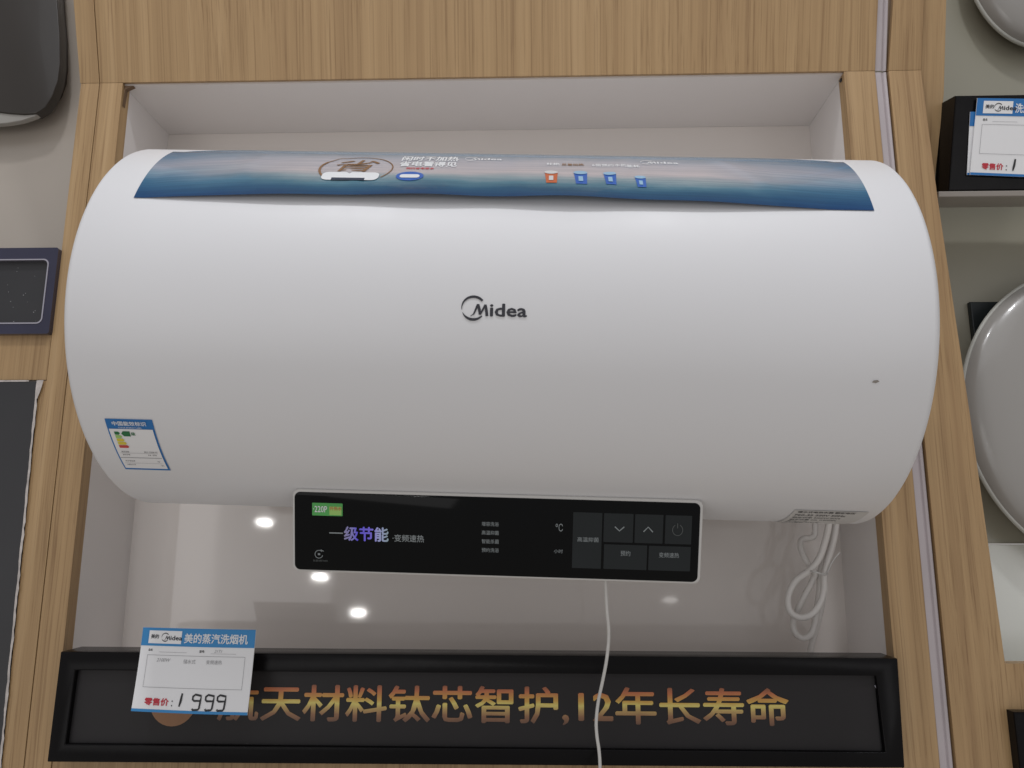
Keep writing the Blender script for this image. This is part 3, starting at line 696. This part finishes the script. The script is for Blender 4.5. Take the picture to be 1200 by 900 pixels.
def on_ban(vf, u, phi, off=.0005):
    def q_(x, y):
        t = (u+x-U0)/LB; p_ = ptop(t); return banner_pt(t, (phi-y*DEG-p_)/(PB-p_), off)
    return [q_(x, y) for x, y in vf[0]], dedupe_faces(vf[1])
def ban_part(name, vf, mt): return part(heater, name, vf, M[mt], under=ban)
ban_part('banner_headline', join(on_ban(text2d('闲时不加热', 0.0160, bold=0.032, width=0.054), -0.096, 44.2), on_ban(text2d('省电看得见', 0.0150, bold=0.032, width=0.054), -0.096, 49.4)), 'ink_white')
ban_part('banner_caption', on_ban(text2d('预约省电更多', 0.0045, bold=0.02, width=0.026), -0.088, 51.6), 'ink_red')
for u, ph in ((-0.030, 41.3), (0.136, 42.2)): ban_part('banner_logo', on_ban(logo2d(0.0125), u, ph), 'ink_white')
ring = []
for a0, a1, w0 in ((-40, 150, .0012), (150, 215, .0022), (215, 232, .0014)):
    ring.append(stroke([(0.0335*math.cos(math.radians(a)), 0.031*math.sin(math.radians(a))) for a in np.linspace(a0, a1, 30)], w0))
CX, CP = -0.1340, 51.0
ban_part('banner_ring', on_ban(join2(*ring), CX, CP), 'brown_ink')
ban_part('banner_symbol', on_ban(move2d(text2d('省', 0.030, shear=0.2, width=0.040), -0.020, -0.008), CX, CP), 'brown_ink')
ban_part('banner_heater_picture', on_ban(prism2 := (lambda P_: (P_, [tuple(range(len(P_)))]))(rrect(-0.028, 0.024, -0.026, -0.010, 0.006)), CX, CP, .0007), 'ink_white')
ban_part('banner_panel_picture', on_ban(rect2d(-0.018, 0.012, -0.0265, -0.022), CX, CP, .0010), 'navy')
ban_part('banner_badge', on_ban(((lambda P_: (P_, [tuple(range(len(P_)))]))([(0.0125*math.cos(a*PI/16), 0.0095*math.sin(a*PI/16)) for a in range(32)])), -0.082, 56.4), 'blue_can')
ban_part('banner_badge_heater', on_ban(((lambda P_: (P_, [tuple(range(len(P_)))]))(rrect(-0.009, 0.009, -0.0035, 0.0035, 0.003))), -0.082, 56.6, .0008), 'ink_white')
ban_part('banner_caption', on_ban(text2d('杜绝', 0.0075, bold=0.02, width=0.0125), 0.041, 46.9), 'ink_white')
ban_part('banner_caption', on_ban(text2d('反复加热', 0.0070, bold=0.02, width=0.0205), 0.0555, 46.9), 'brown_ink')
ban_part('banner_caption', on_ban(text2d('6倍预约水的能耗', 0.0080, bold=0.02, width=0.044), 0.0835, 47.4), 'ink_white')
for i, (u, ph, k) in enumerate(((0.0455, 56.0, 1.35), (0.0720, 56.2, 1.4), (0.0985, 56.0, 1.3), (0.1255, 57.4, 1.1))):
    w2, h2 = 0.0042*k, 0.0175*k
    P_ = [(-w2, h2*.45), (w2*1.05, h2*.45), (w2*.9, -h2*.5), (-w2*.75, -h2*.5)]
    bk = part(heater, 'banner_barrel', on_ban((P_, [(0, 1, 2, 3)]), u, ph, .0005), M['orange_can' if i == 0 else 'blue_can'], under=ban)
    top = [(w2*1.1*math.cos(a*PI/8), h2*.45+h2*.16*math.sin(a*PI/8)) for a in range(16)]
    part(heater, 'banner_barrel_top', join(on_ban((top, [tuple(range(16))]), u, ph, .0008), on_ban(rect2d(-w2*.35, w2*.35, -h2*.3, h2*.1), u, ph, .0008)), M['sky_can' if i else 'sheet_white'], under=ban)
# --- energy label
EU0, EU1, EP0, EP1 = -0.3408, -0.2985, 129.5, 148.4
EH = math.radians(EP1-EP0)*TR_; EW = EU1-EU0
def esheet(u0, u1, v0, v1, off, n=8):
    V = [cyl(EU0+EW*(u0+(u1-u0)*i), EP0+(EP1-EP0)*(v0+(v1-v0)*j/n), off) for j in range(n+1) for i in (0, 1)]
    return V, [(2*j, 2*j+2, 2*j+3, 2*j+1) for j in range(n)]
el = part(heater, 'energy_label', esheet(0, 1, 0, 1, .0006), M['card_blue_deep'], smooth=True)
def ep(name, VF, mt): part(heater, name, VF, M[mt], under=el)
ep('label_field', esheet(0.035, 0.965, 0.165, 0.955, .0010), 'card')
def et(vf, u, v, off=.0014): return on_tank(vf, EU0+EW*u, EP0+(EP1-EP0)*v, off)
ep('label_title', join(et(text2d('中国能效标识', EH*0.075, bold=0.02, width=EW*0.72), 0.14, 0.105), et(text2d('CHINA ENERGY LABEL', EH*0.025, width=EW*0.5), 0.25, 0.150)), 'ink_white')
for i, mt in enumerate(('lab_green', 'lab_lime', 'lab_yellow', 'lab_yellow', 'lab_red')):
    v = 0.21+0.062*i; w_ = 0.085+0.024*i
    ep('grade_bar', et(([(0, 0), (EW*w_, 0), (EW*(w_+.03), -EH*.026), (EW*w_, -EH*.052), (0, -EH*.052)], [(0, 1, 2, 3, 4)]), 0.13, v), mt)
ep('grade_mark', join(et(([(0, 0), (EW*.05, EH*.045), (EW*.19, EH*.045), (EW*.19, -EH*.045), (EW*.05, -EH*.045)], [(0, 1, 2, 3, 4)]), 0.27, 0.245), et(text2d('级', EH*0.06, bold=0.02), 0.48, 0.275)), 'lab_green')
lines = [et(text2d('额定容量', EH*.026), .13, .60), et(text2d('50 L 2200 W', EH*.026), .62, .60), et(text2d('能效系数', EH*.026), .13, .66), et(text2d('0.6  60%', EH*.026), .68, .66),
         et(text2d('热水输出率', EH*.028), .12, .795), et(text2d('70', EH*.026), .82, .80), et(text2d('GB21519', EH*.024), .12, .875), et(text2d('V1', EH*.03), .86, .89)]
ep('label_text', join(*lines), 'logo_grey')
ep('label_rule', join(et(rect2d(0, EW*.9, 0, EH*.009), .05, .715), et(rect2d(0, EW*.82, 0, EH*.004), .09, .83), et(rect2d(0, EW*.82, 0, EH*.004), .09, .615)), 'ink_grey')
# --- rating plate underneath
rp = part(heater, 'rating_label', (lambda V: (V, [(2*j, 2*j+2, 2*j+3, 2*j+1) for j in range(8)]))([cyl(u, 161+ (184-161)*j/8, .0006) for j in range(9) for u in (0.283, 0.352)]), M['bezel'], smooth=True)
lt = []
for i in range(7):
    lt.append(on_tank(text2d(['储水式电热水器 额定电压', 'F60-32 220V 50Hz', '额定功率 3200W IPX4', '额定容量 60L 0.80MPa', '美的 广东', '生产日期 见机身', '执行标准'][i], 0.0046, bold=0.015), 0.287, 163.0+2.7*i, .0010))
part(heater, 'rating_text', join(*lt), M['ink_black'], under=rp)
# --- control panel
q = [TFi @ Vector(p) for p in ((-0.232, -0.157, 0.0439), (0.1537, -0.157, 0.0323), (0.1525, -0.135, -0.0434), (-0.2312, -0.135, -0.0339))]
ctr = sum(q, Vector())/4; ex = ((q[1]-q[0])+(q[2]-q[3])).normalized(); ez0 = ((q[0]-q[3])+(q[1]-q[2])).normalized()
ey = ez0.cross(ex).normalized(); ez = ex.cross(ey).normalized()      # ey points out of the wall's side: check sign
if ey.y < 0: ey = -ey
PF = Matrix(((ex.x, ey.x, ez.x, ctr.x), (ex.y, ey.y, ez.y, ctr.y), (ex.z, ey.z, ez.z, ctr.z), (0, 0, 0, 1)))
def pl(VF): return [tuple(PF @ Vector(v)) for v in VF[0]], VF[1]
PW = ((q[1]-q[0]).length+(q[2]-q[3]).length)/2; PH = ((q[0]-q[3]).length+(q[1]-q[2]).length)/2
WPF = TF @ PF; WPFi = WPF.inverted()
def pp(px, py):
    o = WPFi @ Vector(CAM); d = WPFi.to_3x3() @ Vector(ray(px, py)); t = (-0.0016-o.y)/d.y; p = o+d*t; return p.x, p.z
hx, hz = PW/2, PH/2
part(heater, 'panel_housing', pl(prism(rrect(-hx+.02, hx-.02, -hz+.008, hz-.004, 0.01), 0.016, 0.075, 0.006, 3)), M['enamel'], angle=35)
pb = part(heater, 'panel_bezel', pl(prism(rrect(-hx, hx, -hz, hz, 0.0065, 8), -0.0005, 0.016, 0.0016, 3, True)), M['bezel'], angle=35)
part(heater, 'panel_glass', pl(prism(rrect(-hx+.0022, hx-.0028, -hz+.0022, hz-.0026, 0.0055, 8), -0.0014, 0.002, 0.0005, 2, True)), M['glass'], under=pb, angle=35)
def pt(VF2, name, mt, off=-0.0017): return part(heater, name, pl(place2d(VF2, lambda x, y: (x, off, y))), M[mt], under=pb)
def ptext(s, px0, px1, pyb, pyt, bold=0.0, name='panel_text', mt='panel_ink', off=-0.0019):
    a = pp(px0, pyb); b2 = pp(px1, pyb+(px1-px0)*0.031); c = pp(px0, pyt)
    return pt(move2d(text2d(s, c[1]-a[1], bold=bold, width=b2[0]-a[0]), a[0], a[1], math.atan2(b2[1]-a[1], b2[0]-a[0])), name, mt, off)
ptext('一', 386, 402, 625.0, 623.6, 0.0, 'foil_text', 'panel_ink')
ptext('级节能', 403, 455.5, 633.5, 616.5, 0.025, 'foil_text', 'violet')
ptext('·变频速热', 460, 497, 634.5, 626, 0.012, 'panel_text', 'panel_ink')
for s, y in (('增容洗浴', 616.2), ('高温抑菌', 626.4), ('智能杀菌', 636.6), ('预约洗浴', 646.8)): ptext(s, 564.5, 584.5, y, y-5.0, 0.005)
ptext('℃', 651, 659.5, 622.5, 613.5); ptext('小时', 649, 659.5, 648.0, 643.5)
# keys
kx = [670.5, 707, 743.5, 779.5, 810.5]; 
def key(x0, x1, y0, y1):
    a = pp(x0, y0+(x0-670)*0.033); b2 = pp(x1, y1+(x1-670)*0.030); c = pp(x0, y1+(x0-670)*0.030); d = pp(x1, y0+(x1-670)*0.033)
    X0 = (a[0]+c[0])/2; X1 = (b2[0]+d[0])/2; Z1 = (a[1]+d[1])/2; Z0 = (b2[1]+c[1])/2
    part(heater, 'touch_key', pl(prism(rrect(X0, X1, Z0, Z1, 0.0006, 2), -0.0017, -0.0012, 0.0001, 1, True)), M['key'], under=pb)
key(671, 705, 600, 665.5)
key(707.5, 742, 600, 634.0); key(744, 777, 600, 634.0); key(779.5, 810.5, 600, 634.0)
key(707.5, 758, 636.5, 665.5); key(760, 809, 636.5, 665.5)
ptext('高温抑菌', 676.5, 701.5, 634.5, 629.0, 0.005, off=-.0022)
ptext('预约', 727, 738.5, 651.2, 645.0, 0.005, off=-.0022); ptext('变频速热', 772, 795.5, 653.0, 647.0, 0.005, off=-.0022)
def pstroke(P_, w, name, mt): pt(stroke([pp(*p) for p in P_], w), name, mt, -0.0022)
pstroke([(720.5, 617), (725.8, 622), (731.5, 617.2)], .0011, 'arrow_icon', 'panel_ink'); pstroke([(754, 623), (759.6, 617.5), (765, 623.4)], .0011, 'arrow_icon', 'panel_ink')
pstroke([(794+6*math.cos(a), 621+6.5*math.sin(a)) for a in np.linspace(-1.1, 4.2, 16)], .0006, 'power_icon', 'panel_ink_dim')
pstroke([(794, 613), (794, 619)], .0006, 'power_icon', 'panel_ink_dim')
pstroke([(374+4.6*math.cos(a), 649.2+4.6*math.sin(a)) for a in np.linspace(0.3, 5.6, 18)], .0006, 'wifi_icon', 'panel_ink'); pstroke([(372.8, 649.2), (375.4, 649.2)], .0018, 'wifi_icon', 'panel_ink'); pstroke([(376, 644), (379.5, 645.8)], .0007, 'wifi_icon', 'panel_ink')
ptext('长按3秒WIFI', 367, 384, 658.0, 655.3, 0.0, mt='panel_ink_dim')
# green sticker
a = pp(366, 589); b2 = pp(401.6, 605.5)
gs = part(heater, 'green_sticker', pl(prism(rrect(a[0], b2[0], b2[1]+.0006, a[1], 0.0006, 2), -0.0022, -0.0013)), M['lab_green_lt'], under=pb)
pt(move2d(text2d('·220P', (a[1]-b2[1])*0.48, bold=0.01, width=(b2[0]-a[0])*0.46), a[0]+.001, b2[1]+(a[1]-b2[1])*0.30), 'sticker_text', 'ink_white', -0.0024)
pt(rect2d(b2[0]-.0125, b2[0]-.001, b2[1]+.0015, a[1]-.003), 'sticker_patch', 'lab_lime', -0.0024)
pt(move2d(text2d('升热水', .0036, bold=0.01), b2[0]-.012, b2[1]+.006), 'sticker_text', 'orange_can', -0.0026)

# ================================================================== CORDS
def cord_pts(L_, y0):
    out = []
    for p in L_:
        px, py = 880+p[0]/5, 590+p[1]/5; out.append(at(px, py, p[2] if len(p) > 2 else y0))
    return out
pc = Thing('power_cord', 'white power cord coiled and tied, hanging under the right end of the heater', 'cord', at(975, 640, 0.04))
A = cord_pts([(462, 60, .02), (455, 130, .022), (435, 220, .03), (400, 320, .036), (345, 390, .04), (260, 455, .044), (218, 545, .044), (228, 630, .042), (285, 668, .04), (350, 652, .038), (402, 590, .040), (428, 500, .046), (428, 425, .050), (450, 340, .050), (485, 215, .05), (500, 120, .05), (505, 60, .05)], .04)
part(pc, 'cord_loop', tube(A, 0.0037, 12, 8), M['cord'], smooth=True)
Bp = cord_pts([(372, 60, .07), (376, 130, .07), (372, 185, .07), (345, 203, .069), (315, 205, .067), (292, 224, .064), (296, 275, .058), (330, 345, .052), (372, 405, .056), (360, 455, .060), (310, 550, .060), (268, 640, .062), (246, 705, .066), (262, 762, .066), (308, 790, .066), (352, 765, .066), (374, 705, .066), (388, 610, .064), (402, 500, .062), (408, 400, .060), (440, 280, .060), (470, 160, .06), (480, 60, .06)], .05)
part(pc, 'cord_loop', tube(Bp, 0.0036, 12, 8), M['cord'], smooth=True)
Cp = cord_pts([(420, 330, .068), (430, 430, .070), (420, 560, .074), (395, 680, .076), (365, 790, .078), (345, 880, .08), (330, 980, .08)], .07)
part(pc, 'cord_tail', tube(Cp, 0.0036, 12, 8), M['cord'], smooth=True)
tie = cord_pts([(352, 396, .036), (385, 404, .028), (430, 416, .040), (446, 408, .052), (400, 398, .060), (358, 390, .058)], .04)
part(pc, 'wire_tie', tube(tie, 0.0011, 8, 6, True), M['string'], smooth=True)
part(pc, 'wire_tie', tube(cord_pts([(446, 408, .046), (470, 355, .044), (500, 310, .046), (522, 288, .05)], .04), 0.0008, 6, 6), M['string'], smooth=True)

sp_ = [(709.5, 676, -.118), (710, 690, -.116), (711.2, 715, -.108), (713, 735, -.10), (713.3, 752, -.092), (710.5, 775, -.085), (706, 798, -.075), (701, 822, -.066), (698.6, 845, -.062), (699.5, 862, -.060), (702.2, 880, -.058), (703, 900, -.056), (702, 925, -.056), (704, 960, -.05)]
sp3 = [at(*p) for p in sp_]
single('hanging_thread', tube([(p[0]+random.uniform(-.0002, .0002), p[1], p[2]) for p in sp3], 0.00165, 8, 6), M['string'],
       'thin white string hanging down from behind the black control panel', 'string', sp3[0], smooth=True)
